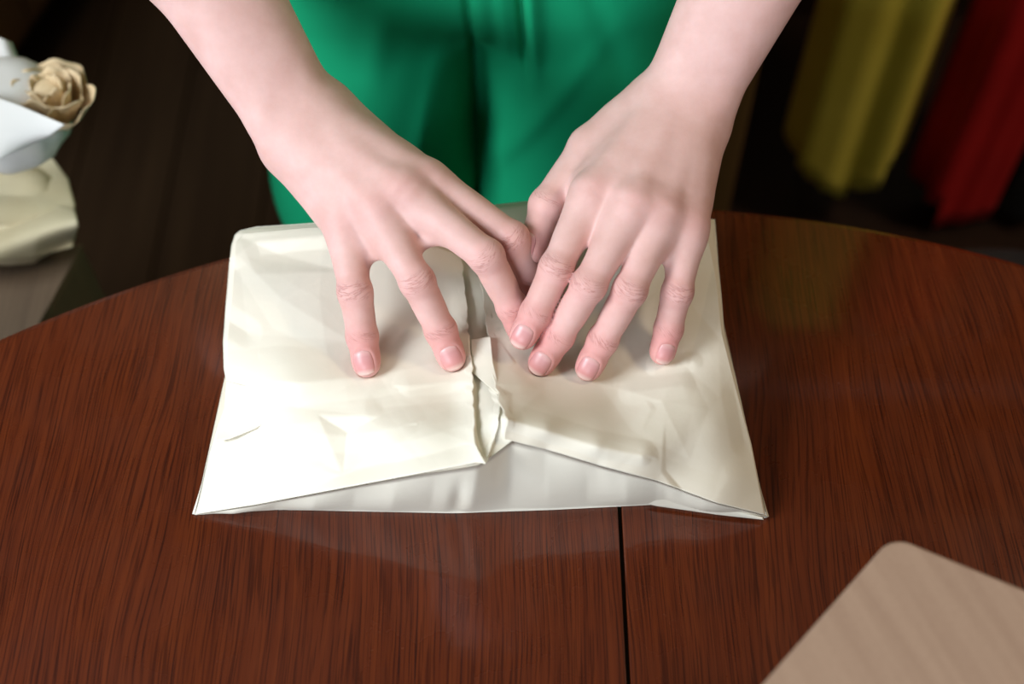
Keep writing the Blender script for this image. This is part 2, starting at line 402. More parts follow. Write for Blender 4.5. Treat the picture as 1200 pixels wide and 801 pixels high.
def tent(px, py, poly, c, amp):       # a flat-sided dent or rise: straight facets from an outline to one point
    o = np.zeros(px.shape)
    for i in range(len(poly)):
        a, b = poly[i], poly[(i+1) % len(poly)]
        d = (a[0]-c[0])*(b[1]-c[1])-(b[0]-c[0])*(a[1]-c[1])
        w1 = ((px-c[0])*(b[1]-c[1])-(b[0]-c[0])*(py-c[1]))/d; w2 = ((a[0]-c[0])*(py-c[1])-(px-c[0])*(a[1]-c[1]))/d
        w0 = 1-w1-w2; o = np.maximum(o, np.where((w1 >= -1e-6) & (w2 >= -1e-6) & (w0 > 0), w0, 0))
    return amp*o
TENTS = [([(372,486),(446,488),(402,556)], (407,506), -.0034), ([(446,488),(552,452),(556,520),(402,556)], (500,500), .0022),
 ([(274,446),(360,448),(440,440),(420,486),(330,500)], (350,478), -.0022), ([(236,560),(330,512),(402,556),(300,588)], (320,548), .0026),
 ([(280,300),(392,318),(410,400),(290,392)], (330,350), .0020), ([(278,276),(380,270),(400,318),(300,322)], (330,300), -.0026),
 ([(700,448),(806,430),(830,480),(808,538),(740,505)], (775,470), .0022),
 ([(786,330),(838,300),(846,400),(806,430)], (822,372), -.0028), ([(580,450),(640,455),(600,488)], (600,462), -.0018)]
def crease(px, py):
    o = np.zeros(px.shape)
    for c in TENTS: o += tent(px, py, *c)
    for c in CREASE: o += seg(px, py, *c)
    return o
def htop(px, py):
    px = np.asarray(px, float); py = np.asarray(py, float)
    one = px.ndim == 0
    if one: px = px.reshape(1, 1); py = py.reshape(1, 1)
    # creases fade under the fingertips
    fade = np.ones(px.shape)
    for x, y in ((429,423),(529,420),(613,390),(634,425),(690,432),(776,412)): fade *= 1-np.exp(-((px-x)**2+(py-y)**2)/14**2)
    h = ht0(px, py) + (fac1(px, py)+fac2(px, py)+crease(px, py))*fade
    return float(h[0, 0]) if one else h
def poly_at(pts, t):
    pts = np.array(pts, float); d = np.r_[0, np.cumsum(np.hypot(*np.diff(pts[:, :2], axis=0).T))]; d /= d[-1]
    return np.stack([np.interp(t, d, pts[:, k]) for k in range(pts.shape[1])], -1)
def coons(top, right, bottom, left, nu, nv):   # back edge, right, front, left polylines in pixels
    u = np.linspace(0, 1, nu); v = np.linspace(0, 1, nv)
    T, B = poly_at(top, u), poly_at(bottom, u); Lf, Rt = poly_at(left, v), poly_at(right, v)
    U, V_ = np.meshgrid(u, v)
    g = (1-V_)[..., None]*T[None] + V_[..., None]*B[None] + (1-U)[..., None]*Lf[:, None] + U[..., None]*Rt[:, None]
    g -= ((1-U)*(1-V_))[..., None]*T[0] + (U*(1-V_))[..., None]*T[-1] + ((1-U)*V_)[..., None]*B[0] + (U*V_)[..., None]*B[-1]
    return g, U, V_
def grid_faces(nv, nu, off=0):
    i = np.arange(nv-1)[:, None]*nu + np.arange(nu-1)[None]
    return (np.stack([i, i+nu, i+nu+1, i+1], -1).reshape(-1, 4)+off).tolist()

parcel = tag(empty('paper_parcel', (-.02, -.03, ZT)), 'cream paper parcel being folded shut under the pair of hands', 'parcel')
LEFT = [(281,270),(275,275),(271,287),(268,312),(264,360),(261,400),(262,432),(268,463),(254,500),(245,530),(236,570),(228,603)]
RIGHT = [(838,257),(842,310),(846,350),(849,390),(862,440),(871,480),(882,530),(892,575),(899,605)]
BACK = [(281,270),(300,265.5),(355,262),(470,252),(575,240),(622,235),(700,240),(838,257)]
LIP = [(228,603),(300,592),(400,573),(480,558),(560,545),(578,533),(600,516),(640,526),(700,545),(770,564),(840,590),(899,605)]
nu, nv = 230, 170
g, U, V_ = coons(BACK, RIGHT, LIP, LEFT, nu, nv)
hh = htop(g[..., 0], g[..., 1]) - .0016*np.sin(np.pi*U)*np.sin(np.pi*np.clip(V_*1.0, 0, 1))
hh = np.maximum(hh, .0015)
edge = np.minimum(np.minimum(U, 1-U)*60, V_*36); hh -= .005*np.clip(1-edge, 0, 1)**2*np.clip(hh/.04, 0, 1)
top = P(g[..., 0], g[..., 1], hh)
V = top.reshape(-1, 3).tolist(); Fc = grid_faces(nv, nu)
# skirt: rim loop goes down to the table; the front is the lens-shaped end wall
rim = [(0, j) for j in range(nu)] + [(i, nu-1) for i in range(1, nv)] + [(nv-1, j) for j in range(nu-2, -1, -1)] + [(i, 0) for i in range(nv-2, 0, -1)]
FRONT = [(228,603),(325,597),(430,599),(528,601),(534,601),(650,597),(768,591),(776,592),(840,601),(899,606)]
fb = P(*poly_at(FRONT, np.linspace(0, 1, nu)).T, .0004)
rows = 14; n0 = len(V); m = len(rim)
for r in range(1, rows+1):
    s = r/rows
    for (i, j) in rim:
        p = top[i, j]
        if i == nv-1:
            q = fb[j]; bl = 1.0
            c = p*(1-s)+q*s
            x = j/(nu-1)
            c = c + np.array([0, -.0035*math.sin(math.pi*s)*math.sin(math.pi*x) , 0])
            c[1] += .0022*math.sin(math.pi*s)*(abs(((x*7.3) % 1)-.5)*2-.5) + .004*s*math.exp(-((x-.455)/.012)**2)*math.sin(math.pi*s)
        else:
            inw = .007 if (i > 0 and i < nv-1) else .0
            cx = -.02; q = np.array([p[0]+(-1 if p[0] > cx else 1)*inw*(p[2]-ZT)/.04, p[1]-(.004 if i == 0 else 0), ZT+.0004])
            c = p*(1-s)+q*s; bulge = .002*math.sin(math.pi*s)
            c = c+np.array([bulge*(1 if p[0] > cx else -1) if inw else 0, bulge if i == 0 else 0, 0])
        V.append(c.tolist())
for r in range(rows):
    for k in range(m):
        a = [ri*nu+rj for ri, rj in (rim[k], rim[(k+1) % m])] if r == 0 else [n0+(r-1)*m+k, n0+(r-1)*m+(k+1) % m]
        Fc.append([a[1], a[0], n0+r*m+k, n0+r*m+(k+1) % m])
lb = n0+(rows-1)*m                                         # underside: back edge joined to front edge
for j in range(nu-1):
    fj = nu-1+nv-1+(nu-1-j)
    Fc.append([lb+j, lb+j+1, lb+fj-1, lb+fj])
mesh_obj('wrapping', V, Fc, M['paper'], parcel)
def sheet(name, top_, right_, bot_, left_, nu, nv, hfun, label=None, mat='paper', thick=.00045, base=True, parent=parcel, warp=None):
    g, U, V_ = coons(top_, right_, bot_, left_, nu, nv)
    if warp: g = g + warp(U, V_)
    h = hfun(U, V_, g) + (htop(g[..., 0], g[..., 1]) if base else 0)
    p = P(g[..., 0], g[..., 1], h)
    o = mesh_obj(name, p.reshape(-1, 3), grid_faces(nv, nu), M[mat], parent)
    sm = o.modifiers.new('solid', 'SOLIDIFY'); sm.thickness = thick; sm.offset = 1
    if label: o['label'] = label
    return o
def jag(U, V_, n, amp, seed):
    r = np.random.default_rng(seed); x = np.linspace(0, 1, n); return np.interp(V_, x, r.normal(0, amp, n))
# left flap: right edge free and slightly lifted, front edge overhanging the end wall
LF_T = [(287,273),(355,267),(440,262),(541,300)]
LF_R = [(541,300),(546,340),(549,385),(555,440),(556,490),(558,527)]
LF_B = [(229,602.5),(300,591),(400,572),(480,557),(558,542),(570,543)]
LF_L = [(287,273),(276,284),(272,340),(266,400),(266,440),(262,500),(247,545),(229,602.5)]
LF_R2 = LF_R[:-1]+[(557,520),(570,543)]
def hL(U, V_, g):
    e = np.clip((U-.90)/.10, 0, 1); b = np.clip((V_-.93)/.07, 0, 1)
    return .0006 + .0042*e**2*np.clip(V_*1.6, 0, 1) + .0015*np.sin(np.pi*U)*b
sheet('left_flap', LF_T, LF_R2, LF_B, LF_L, 190, 170, hL, warp=lambda U, V_: np.stack([jag(U, V_, 46, .8, 4)*(U > .97)*np.clip((1-V_)*8, 0, 1), 0*U], -1))
# right flap
RF_T = [(560,300),(640,262),(740,262),(828,268)]
RF_L = [(560,300),(566,360),(571,394),(573,425),(580,450),(588,480),(593,492),(590,514)]
RF_B = [(590,514),(640,526),(700,544),(770,563),(840,589),(896,603)]
RF_R = [(828,268),(840,330),(846,390),(859,441),(880,520),(896,603)]
def hR(U, V_, g):
    e = np.clip((.08-U)/.08, 0, 1)
    return .0006 + .0035*e**2*np.clip(V_*1.4, 0, 1) + .0016*np.sin(np.pi*U)*np.clip((V_-.9)/.1, 0, 1)
sheet('right_flap', RF_T, RF_R, RF_B, RF_L, 190, 170, hR, warp=lambda U, V_: np.stack([jag(U, V_, 40, .9, 8)*(U < .03)*np.clip((1-V_)*8, 0, 1), 0*U], -1))
# torn inner strip between the flaps, its ragged point hanging over the front edge
sheet('torn_strip', [(548,398),(568,398)], [(568,398),(577,435),(586,470),(583,505),(570,544)], [(558,530),(570,544)], [(548,398),(550,440),(552,490),(558,530)], 24, 90,
      lambda U, V_, g: .0004 - .0045*np.sin(np.pi*U)*np.clip(V_*3, 0, 1)*np.clip((1-V_)*5, .15, 1)+.0008,
      warp=lambda U, V_: np.stack([jag(U, V_, 30, 1.3, 12)*(U > .5)+0*U, 0*U], -1))
# added raised sheet imitating a lit patch on the strip between the flaps
sheet('lit_patch_sheet', [(552,398),(575,394)], [(575,394),(578,425),(588,466)], [(553,436),(588,466)], [(552,398),(553,436)], 20, 40,
      lambda U, V_, g: .0012+.0045*U*(1-V_)+.001*np.sin(3.14*V_), mat='paper')
# tucked corner on the left
sheet('corner_fold', [(266,446),(290,452),(317,486)], [(317,486),(312,494),(300,502)], [(253,517),(270,514),(300,502)], [(266,446),(268,470),(258,500),(253,517)], 40, 40,
      lambda U, V_, g: .0007+.0060*V_**3*(1-.6*U)-.0003*U)
# lower pleat along the right of the front edge
sheet('lower_pleat', [(742,566),(800,580),(860,596),(893,606)], [(893,606),(895,608)], [(742,586),(770,592),(840,602),(895,608)], [(742,566),(742,586)], 80, 24,
      lambda U, V_, g: np.maximum((.024*(1-U)*(1-V_)+.0035)*1.0, .002)+.001*np.sin(np.pi*V_), base=False)

# ------------------------------------------------------------------ signed-distance modelling for the figure
def smin(a, b, k):
    h = np.maximum(k-np.abs(a-b), 0)/k
    return np.minimum(a, b)-h*h*k*.25
class Grid:
    def __init__(s, xs, ys, zs):
        s.ax = [np.asarray(q, np.float32) for q in (xs, ys, zs)]; s.F = np.full([len(q) for q in s.ax], .05, np.float32)
    def sl(s, lo, hi):
        r = []
        for k in range(3):
            a = np.searchsorted(s.ax[k], lo[k]); b = np.searchsorted(s.ax[k], hi[k]); r.append(slice(max(a-1, 0), min(b+1, len(s.ax[k]))))
        return tuple(r)
    def xyz(s, sl): return s.ax[0][sl[0]][:, None, None], s.ax[1][sl[1]][None, :, None], s.ax[2][sl[2]][None, None, :]
def rcone(X, Y, Z, a, b, ra, rb, n=None, sq=1.0):
    a = np.array(a, np.float32); b = np.array(b, np.float32); d = b-a; L2 = float(d@d)+1e-12
    px, py, pz = X-a[0], Y-a[1], Z-a[2]
    t = np.clip((px*d[0]+py*d[1]+pz*d[2])/L2, 0, 1)
    qx, qy, qz = px-t*d[0], py-t*d[1], pz-t*d[2]
    r2 = qx*qx+qy*qy+qz*qz
    if n is not None and sq != 1:
        q = qx*n[0]+qy*n[1]+qz*n[2]; r2 = r2+(sq*sq-1)*q*q
    return np.sqrt(r2)-(ra+(rb-ra)*t)
def ellip(X, Y, Z, c, r, R=None):
    px, py, pz = X-c[0], Y-c[1], Z-c[2]
    if R is not None:
        px, py, pz = [px*R[i][0]+py*R[i][1]+pz*R[i][2] for i in range(3)]
    k = np.sqrt((px/r[0])**2+(py/r[1])**2+(pz/r[2])**2); return (k-1)*min(r)
def add(G, a, b, ra, rb, k=.006, n=None, sq=1.0, sub=False):
    m = max(ra, rb)*1.0+max(k, .004)+.012
    sl = G.sl(np.minimum(a, b)-m, np.maximum(a, b)+m); X, Y, Z = G.xyz(sl)
    d = rcone(X, Y, Z, a, b, ra, rb, n, sq)
    G.F[sl] = -smin(-G.F[sl], d, k) if sub else smin(G.F[sl], d, k)
def adde(G, c, r, k=.006, R=None, sub=False):
    m = max(r)+k+.012; c = np.array(c, float)
    sl = G.sl(c-m, c+m); X, Y, Z = G.xyz(sl); d = ellip(X, Y, Z, c, r, R)
    G.F[sl] = -smin(-G.F[sl], d, k) if sub else smin(G.F[sl], d, k)
def nets(G, sm=1):
    F_ = G.F; nx, ny, nz = F_.shape
    I = F_ < 0
    c = I[:-1, :-1, :-1].astype(np.int8)
    for i, j, k in ((1,0,0),(0,1,0),(0,0,1),(1,1,0),(1,0,1),(0,1,1),(1,1,1)):
        c = c+I[i:nx-1+i, j:ny-1+j, k:nz-1+k]
    act = np.nonzero((c > 0) & (c < 8)); n = len(act[0])
    idx = np.full(c.shape, -1, np.int32); idx[act] = np.arange(n, dtype=np.int32)
    acc = np.zeros((n, 3)); cnt = np.zeros(n)
    co = [(i, j, k) for i in (0, 1) for j in (0, 1) for k in (0, 1)]
    vals = {q: F_[act[0]+q[0], act[1]+q[1], act[2]+q[2]].astype(float) for q in co}
    for q in co:
        for axis in range(3):
            if q[axis]: continue
            r = list(q); r[axis] = 1; r = tuple(r); f0, f1 = vals[q], vals[r]
            m_ = (f0 < 0) != (f1 < 0); t = np.where(m_, f0/np.where(m_, f0-f1, 1), 0)
            for a in range(3):
                base = G.ax[a][act[a]+q[a]].astype(float)
                if a == axis: base = base + t*(G.ax[a][act[a]+1]-G.ax[a][act[a]])
                acc[:, a] += np.where(m_, base, 0)
            cnt += m_
    V = acc/cnt[:, None]
    Fs = []
    for axis in range(3):
        A = [slice(None)]*3; B = [slice(None)]*3; A[axis] = slice(0, -1); B[axis] = slice(1, None)
        ch = I[tuple(A)] != I[tuple(B)]; e = np.nonzero(ch)
        a1, a2 = [q for q in range(3) if q != axis]
        ok = (e[a1] > 0) & (e[a2] > 0) & (e[a1] < F_.shape[a1]-1) & (e[a2] < F_.shape[a2]-1)
        e = [q[ok] for q in e]
        def ci(d1, d2):
            p = [None]*3; p[axis] = e[axis]; p[a1] = e[a1]-d1; p[a2] = e[a2]-d2; return idx[tuple(p)]
        q = np.stack([ci(1, 1), ci(0, 1), ci(0, 0), ci(1, 0)], -1)
        flip = I[tuple(A)][tuple(e)]
        if axis == 1: flip = ~flip
        q = np.where(flip[:, None], q, q[:, ::-1]); Fs.append(q)
    Fc = np.concatenate(Fs)
    for _ in range(sm):                                   # light relaxation
        S = np.zeros_like(V); C = np.zeros(n)
        for a, b in ((0, 1), (1, 2), (2, 3), (3, 0)):
            for i, j in ((a, b), (b, a)):
                np.add.at(C, Fc[:, i], 1)
                for k in range(3): S[:, k] += np.bincount(Fc[:, i], V[Fc[:, j], k], n)
        V = .5*V+.5*S/C[:, None]
    return V, Fc
def unit(v): v = np.asarray(v, float); return v/np.linalg.norm(v)

def build_arm(spec):
    """One arm from the fingertips to the middle of the upper arm. Joints are measured (pixel, height over the table)."""
    J = {k: [P(*p) for p in v] for k, v in spec['fingers'].items()}
    TH = [P(*p) for p in spec['thumb']]; W = P(*spec['wrist']); E_ = np.array(spec['elbow']); S_ = np.array(spec['shoulder'])
    lo = np.min([p for f in J.values() for p in f]+[*TH], 0)-.022; hi = np.max([p for f in J.values() for p in f]+[W, *TH], 0)+.034
    UA = E_+(S_-E_)*.62
    LO = np.minimum(lo, np.minimum(W, np.minimum(E_, UA))-.055); HI = np.maximum(hi, np.maximum(W, np.maximum(E_, UA))+.055)
    st = .00092
    def axis(k):
        a = np.arange(lo[k], hi[k], st); c = .0028
        pre = np.arange(a[0]-c, LO[k], -c)[::-1] if LO[k] < lo[k]-c else []
        post = np.arange(a[-1]+c, HI[k], c) if HI[k] > hi[k]+c else []
        return np.r_[pre, a, post]
    G = Grid(axis(0), axis(1), axis(2))
    order = ['index', 'middle', 'ring', 'pinky']
    mc = [J[f][0] for f in order]
    across = unit(mc[0]-mc[3]); fw = unit((mc[0]+mc[1]+mc[2]+mc[3])/4-W)
    nh = np.cross(across, fw); nh = unit(nh if nh[2] > 0 else -nh); side = unit(np.cross(nh, fw)); side = side if side@across > 0 else -side
    # --- palm, wrist and forearm
    cw = [W+side*.0125-fw*.004, W+side*.004, W-side*.005, W-side*.0125-fw*.004]
    rm = [.0108, .0112, .0105, .0098]
    for i in range(4):
        a = cw[i]+fw*.010; b = mc[i]-nh*.0025
        add(G, a, b, .0165, rm[i], .014)
        add(G, a-nh*.006, b-nh*.0085-fw*.006, .013, .0085, .010)      # palmar flesh
    add(G, (mc[0]+mc[1])/2-fw*.02-nh*.006, (mc[2]+mc[3])/2-fw*.02-nh*.006, .010, .010, .012)
    for i in range(3):
        add(G, (cw[i]+cw[i+1])/2+fw*.014+nh*.0035, (mc[i]+mc[i+1])/2-fw*.012+nh*.0002, .0125, .0088, .013)
    # forearm: two bones blended, then elbow and upper arm
    ax_ = unit(E_-W); s2 = unit(side-ax_*(side@ax_)); 
    for sg in (-1, 1):
        m1 = W+(E_-W)*.5
        add(G, W+s2*sg*.0095+ax_*.004, m1+s2*sg*.0085, .0168, .0275, .016)
        add(G, m1+s2*sg*.0085, E_+s2*sg*.006, .0275, .032, .02)
    add(G, W+s2*-.015-ax_*-.012+nh*.009, W+s2*-.012+ax_*.02+nh*.006, .0075, .006, .012)       # ulna head
    add(G, E_, UA, .034, .038, .02)
    # tendons and knuckles on the back of the hand
    for i in range(4):
        kb = mc[i]+nh*(rm[i]-.0042)
        add(G, kb-nh*.0006, kb+unit(J[order[i]][1]-mc[i])*.005-nh*.0006, [.0056, .0060, .0050, .0044][i], .0045, .014)
        add(G, mc[i]+nh*(rm[i]-.0032)-fw*.010, cw[i]+fw*.012+nh*.0130, .0017, .0014, .0085)
    # --- thumb and its ball
    tn = unit(np.array(spec.get('thumb_n', nh.tolist())))
    add(G, cw[0]+fw*.004-nh*.005+side*.006, TH[1], .0145, .0115, .012)
    add(G, (cw[0]+TH[1])/2-nh*.006, mc[0]*.6+TH[1]*.4-nh*.008, .011, .008, .016)
    # --- fingers, each kept apart from its neighbours
    FF = np.full(G.F.shape, .05, np.float32)
    R = dict(index=(.0108, .0089, .0079, .0072), middle=(.0112, .0091, .0080, .0074), ring=(.0106, .0088, .0078, .0072), pinky=(.0096, .0081, .0072, .0066))
    sp_ = spec.get('scale', 1.0)
    info = []
    def finger(name, pts, rr, roll, n0):
        segs = [unit(pts[i+1]-pts[i]) for i in range(len(pts)-1)]
        ns = []
        for s_ in segs:
            n = unit(n0-s_*(n0@s_)); b = np.cross(s_, n); n = n*math.cos(roll)+b*math.sin(roll); ns.append(n)
        m = .03; sl = G.sl(np.min(pts, 0)-m, np.max(pts, 0)+m); X, Y, Z = G.xyz(sl)
        g = np.full((X.shape[0], Y.shape[1], Z.shape[2]), .05, np.float32)
        for i, s_ in enumerate(segs):
            last = i == len(segs)-1
            g = smin(g, rcone(X, Y, Z, pts[i], pts[i+1], rr[i], rr[i+1], ns[i], 1.10 if last else 1.03), .003)
            mid = (pts[i]+pts[i+1])/2                       # palmar pads
            if i < len(segs): g = smin(g, rcone(X, Y, Z, mid-ns[i]*rr[i]*.30-s_*.005, mid-ns[i]*rr[i]*.30+s_*.004, rr[i+1]*.82, rr[i+1]*.80, None), .006)
        for i in range(1, len(pts)-1):                      # knuckle swelling
            nn = unit(ns[i-1]+ns[i]); b = np.cross(segs[i], nn)
            g = smin(g, rcone(X, Y, Z, pts[i]-b*rr[i]*.12, pts[i]+b*rr[i]*.12, rr[i]*.84, rr[i]*.84), .005)
        T = pts[-1]; a_ = segs[-1]; n = ns[-1]; b = np.cross(a_, n)
        # fingertip pad and the nail bed
        g = smin(g, rcone(X, Y, Z, T-n*rr[-1]*.22-a_*.004, T-n*rr[-1]*.25+a_*.0012, rr[-1]*.88, rr[-1]*.86), .004)
        wn, ln = rr[-1]*.80, rr[-1]*.92
        c = T-a_*rr[-1]*.02
        dx, dy, dz = X-c[0], Y-c[1], Z-c[2]
        ua = (dx*b[0]+dy*b[1]+dz*b[2])/wn; va = (dx*a_[0]+dy*a_[1]+dz*a_[2])/ln; na = (dx*n[0]+dy*n[1]+dz*n[2])/rr[-1]
        rho = (np.abs(ua)**2.6+np.abs(va)**2.6)**(1/2.6)
        mk = 1/(1+np.exp(-(na-.25)*14))
        g = g + mk*(.00055/(1+np.exp((rho-1.0)*26)) - .00038*np.exp(-((rho-1.20)/.13)**2)*(1/(1+np.exp((va-.55)*10))))
        FF[sl] = np.minimum(FF[sl], g)
        info.append(dict(name=name, pts=pts, segs=segs, ns=ns, rr=rr, nail=(c, a_, n, b, wn, ln)))
    for f in order:
        rr = [q*sp_*spec.get('fscale', {}).get(f, 1) for q in R[f]]
        finger(f, J[f], rr, math.radians(spec.get('roll', {}).get(f, 0)), nh)
    finger('thumb', TH[1:], [q*sp_ for q in (.0112, .0100, .0078)], 0, tn)
    # blend fingers into the palm, web the gaps
    for i in range(3):
        a, b = J[order[i]], J[order[i+1]]; t = spec['web'][i]
        p, q = a[0]+(a[1]-a[0])*t, b[0]+(b[1]-b[0])*t
        add(G, p-nh*.004, q-nh*.004, .0035, .0035, .010)
        add(G, a[0]+(a[1]-a[0])*t*.5-nh*.003, b[0]+(b[1]-b[0])*t*.5-nh*.003, .0065, .0065, .009)
    sl = G.sl(lo-.01, hi+.01)
    G.F[sl] = smin(G.F[sl], FF[sl], .0055)
    V, Fc = nets(G, 2)
    # --- per-vertex tint (flushed joints and tips) and joint-local coordinates for the creases
    n = len(V); red = np.zeros(n); wr = np.zeros((n, 3)); best = np.zeros(n)
    near = np.nonzero((V > lo-.01).all(1) & (V < hi+.01).all(1))[0]; Q = V[near]; rd = np.zeros(len(near)); wv = np.zeros((len(near), 3)); bm = np.zeros(len(near))
    for f in info:
        pts, rr = f['pts'], f['rr']
        T = pts[-1]; a_ = f['segs'][-1]
        for c, s_, am in [(T-a_*.001, .011, .66)]+[(pts[i], .0095, .50) for i in range(1, len(pts)-1)]+([(pts[0]+nh*.008, .010, .22)] if f['name'] != 'thumb' else [(pts[0], .009, .15)]):
            rd += am*np.exp(-((Q-c)**2).sum(1)/s_**2)
        for i_ in range(1, len(pts)-1):                     # fingers flush towards their ends
            a0, b0 = pts[i_], pts[i_+1]; dd = b0-a0; tt = np.clip(((Q-a0)@dd)/(dd@dd), 0, 1); dist = np.linalg.norm(Q-a0-tt[:, None]*dd, axis=1)
            rd += (.10 if i_ == 1 else .20)*np.exp(-(dist/(rr[i_]*1.15))**4)
        for i in range(1, len(pts)-1):
            n_ = unit(f['ns'][i-1]+f['ns'][i]); a2 = unit(f['segs'][i-1]+f['segs'][i]); b = np.cross(a2, n_); D = Q-pts[i]
            v = D@a2; u = D@b; h = D@n_; rad = np.hypot(u, h)
            big = i == 1 and f['name'] != 'thumb'
            mk = np.exp(-(v/(.0052 if big else .0026))**4)*np.clip((h/rr[i]-.15)/.45, 0, 1)*(rad < rr[i]*1.4)*(1.0 if big else .8)
            up = mk > bm; bm = np.where(up, mk, bm)
            wv[up] = np.stack([u*1000+(7 if not big else 0), v*1000+11*len(f['name'])+i*5, mk], -1)[up]
    red[near] = rd; wr[near] = wv
    tint = np.stack([np.clip(red, 0, .85), np.zeros(n), np.zeros(n)], -1)
    # --- nails, laid on the surface
    nails = []
    def samp(p):
        ii = []; ff = []
        for k in range(3):
            i = np.clip(np.searchsorted(G.ax[k], p[:, k])-1, 0, len(G.ax[k])-2); ii.append(i); ff.append((p[:, k]-G.ax[k][i])/(G.ax[k][i+1]-G.ax[k][i]))
        o = 0
        for q in range(8):
            d = [(q >> k) & 1 for k in range(3)]
            wq = 1
            for k in range(3): wq = wq*(ff[k] if d[k] else 1-ff[k])
            o = o+wq*G.F[ii[0]+d[0], ii[1]+d[1], ii[2]+d[2]]
        return o
    for f in info:
        if f['name'] in spec['nails']:
            c, a_, nn, b, wn, ln = f['nail']
            N = 17; s, t = np.meshgrid(np.linspace(-1, 1, N), np.linspace(-1, 1, N)); s, t = s.ravel(), t.ravel()
            # square to rounded outline
            uu = s*np.sqrt(1-t*t*.36); vv = t*np.sqrt(1-s*s*.36); vv = np.where(vv > 0, vv*1.12, vv)
            base = c+np.outer(uu*wn*.98, b)+np.outer(vv*ln*.98, a_)
            lift = np.full(len(s), .011)
            hgt = np.full(len(s), np.nan)
            for q in np.arange(.011, .0, -.00015):
                val = samp(base+nn*q); m_ = np.isnan(hgt) & (val < 0); hgt[m_] = q
            hgt = np.where(np.isnan(hgt), 0.002, hgt)
            H2 = hgt.reshape(N, N); 
            for _ in range(2):
                Hp = np.pad(H2, 1, 'edge'); H2 = (Hp[:-2, 1:-1]+Hp[2:, 1:-1]+Hp[1:-1, :-2]+Hp[1:-1, 2:]+2*H2)/6
            e = np.maximum(np.abs(s), np.abs(t)*(t < 0)); off = .00042-.0008*np.clip((e-.8)/.2, 0, 1)
            nails.append((base+np.outer(H2.ravel()+off, nn), N, vv*.5+.5, uu))
    return V, Fc, tint, wr, nails, samp, lo, hi

ARM_A = dict(   # the person's right arm, at the left of the picture
    wrist=(356,152,.120), elbow=(-.245, .205, 1.045), shoulder=(-.205, .265, 1.31),
    fingers=dict(
        pinky=[(404,268,.098),(416,342,.086),(424,393,.066),(429,425,.0585)],
        ring=[(440,246,.112),(489,330,.096),(516,386,.070),(529,418,.0600)],
        middle=[(474,225,.118),(570,300,.104),(600,359,.074),(611,387,.0610)],
        index=[(503,212,.114),(600,279,.100),(620,325,.074),(631,352,.0610)]),
    thumb=[(420,165,.105),(468,200,.092),(520,240,.074),(556,262,.064)],
    web=(.45, .58, .50), scale=1.02, fscale=dict(pinky=1.10, ring=1.03), nails=('pinky', 'ring'), roll=dict(pinky=4, ring=-4, middle=0))
ARM_B = dict(   # the person's left arm, at the right of the picture
    wrist=(797,132,.120), elbow=(.199, .205, 1.06), shoulder=(.150, .265, 1.31),
    fingers=dict(
        index=[(692,228,.118),(652,314,.102),(628,366,.083),(613,393,.0745)],
        middle=[(740,242,.122),(690,334,.101),(655,393,.072),(635,424,.0600)],
        ring=[(775,254,.116),(738,340,.098),(707,397,.071),(690,430,.0600)],
        pinky=[(808,268,.106),(794,342,.088),(784,385,.067),(777,412,.0580)]),
    thumb=[(765,135,.110),(690,172,.108),(641,240,.099),(622,291,.090)], thumb_n=(-.62,-.30,.72),
    web=(.46, .46, .42), nails=('index', 'middle', 'ring', 'pinky', 'thumb'), roll=dict(index=0, pinky=-14))
LIMBS = [build_arm(ARM_A), build_arm(ARM_B)]

# the fingers press into the paper: every sheet gives way under the hands
for nm, gap in (('left_flap', .0008), ('right_flap', .0008), ('torn_strip', .0019), ('lit_patch_sheet', .0019), ('corner_fold', .0011), ('wrapping', .0027)):
    me = sc.objects[nm].data; co = np.empty(len(me.vertices)*3, np.float32); me.vertices.foreach_get('co', co); co = co.reshape(-1, 3).astype(float)
    off_ = np.array(parcel.location) if False else 0
    for L in LIMBS:
        lo, hi = L[6]-.005, L[7]+.005
        for _ in range(7):
            ii = np.nonzero((co > lo).all(1) & (co < hi).all(1))[0]
            if not len(ii): break
            d = L[5](co[ii]); bad = d < gap
            if not bad.any(): break
            co[ii[bad], 2] -= (gap-d[bad])*.9
    me.vertices.foreach_set('co', co.astype(np.float32).ravel()); me.update()

# head and neck (outside the frame), then one body mesh
CX = -.028
hg = Grid(np.arange(CX-.11, CX+.11, .0035), np.arange(.02, .36, .0035), np.arange(1.22, 1.66, .0035))
hc = np.array([CX, .185, 1.53])
adde(hg, hc, (.072, .094, .098)); adde(hg, hc+[0, -.035, -.05], (.052, .058, .062), .03)
add(hg, hc+[0, -.085, -.075], hc+[0, -.078, -.078], .018, .016, .025)
add(hg, hc+[0, -.097, -.004], hc+[0, -.110, -.034], .006, .0095, .012)
for s_ in (-1, 1):
    adde(hg, hc+[s_*.03, -.093, .002], (.016, .010, .010), .008, sub=True)
    adde(hg, hc+[s_*.073, .005, -.015], (.008, .018, .030), .005)
    adde(hg, hc+[s_*.011, -.113, -.036], (.007, .008, .006), .005)
add(hg, hc+[-.018, -.092, -.058], hc+[.018, -.092, -.058], .005, .005, .006); add(hg, hc+[-.014, -.09, -.067], hc+[.014, -.09, -.067], .0055, .0055, .004)
add(hg, hc+[0, .02, -.06], np.array([CX, .262, 1.33]), .056, .060, .03); add(hg, np.array([CX, .262, 1.33]), np.array([CX, .275, 1.24]), .06, .085, .03)
HV, HF = nets(hg, 2)
parts = [(L[0], L[1], L[2], L[3]) for L in LIMBS]+[(HV, HF, np.zeros((len(HV), 3)), np.zeros((len(HV), 3)))]
off = 0; VV = []; FFc = []; TT = []; WW = []
for v, f, t_, w_ in parts:
    VV.append(v); FFc.append(f+off); TT.append(t_); WW.append(w_); off += len(v)
VV = np.concatenate(VV); FFc = np.concatenate(FFc); TT = np.concatenate(TT); WW = np.concatenate(WW)
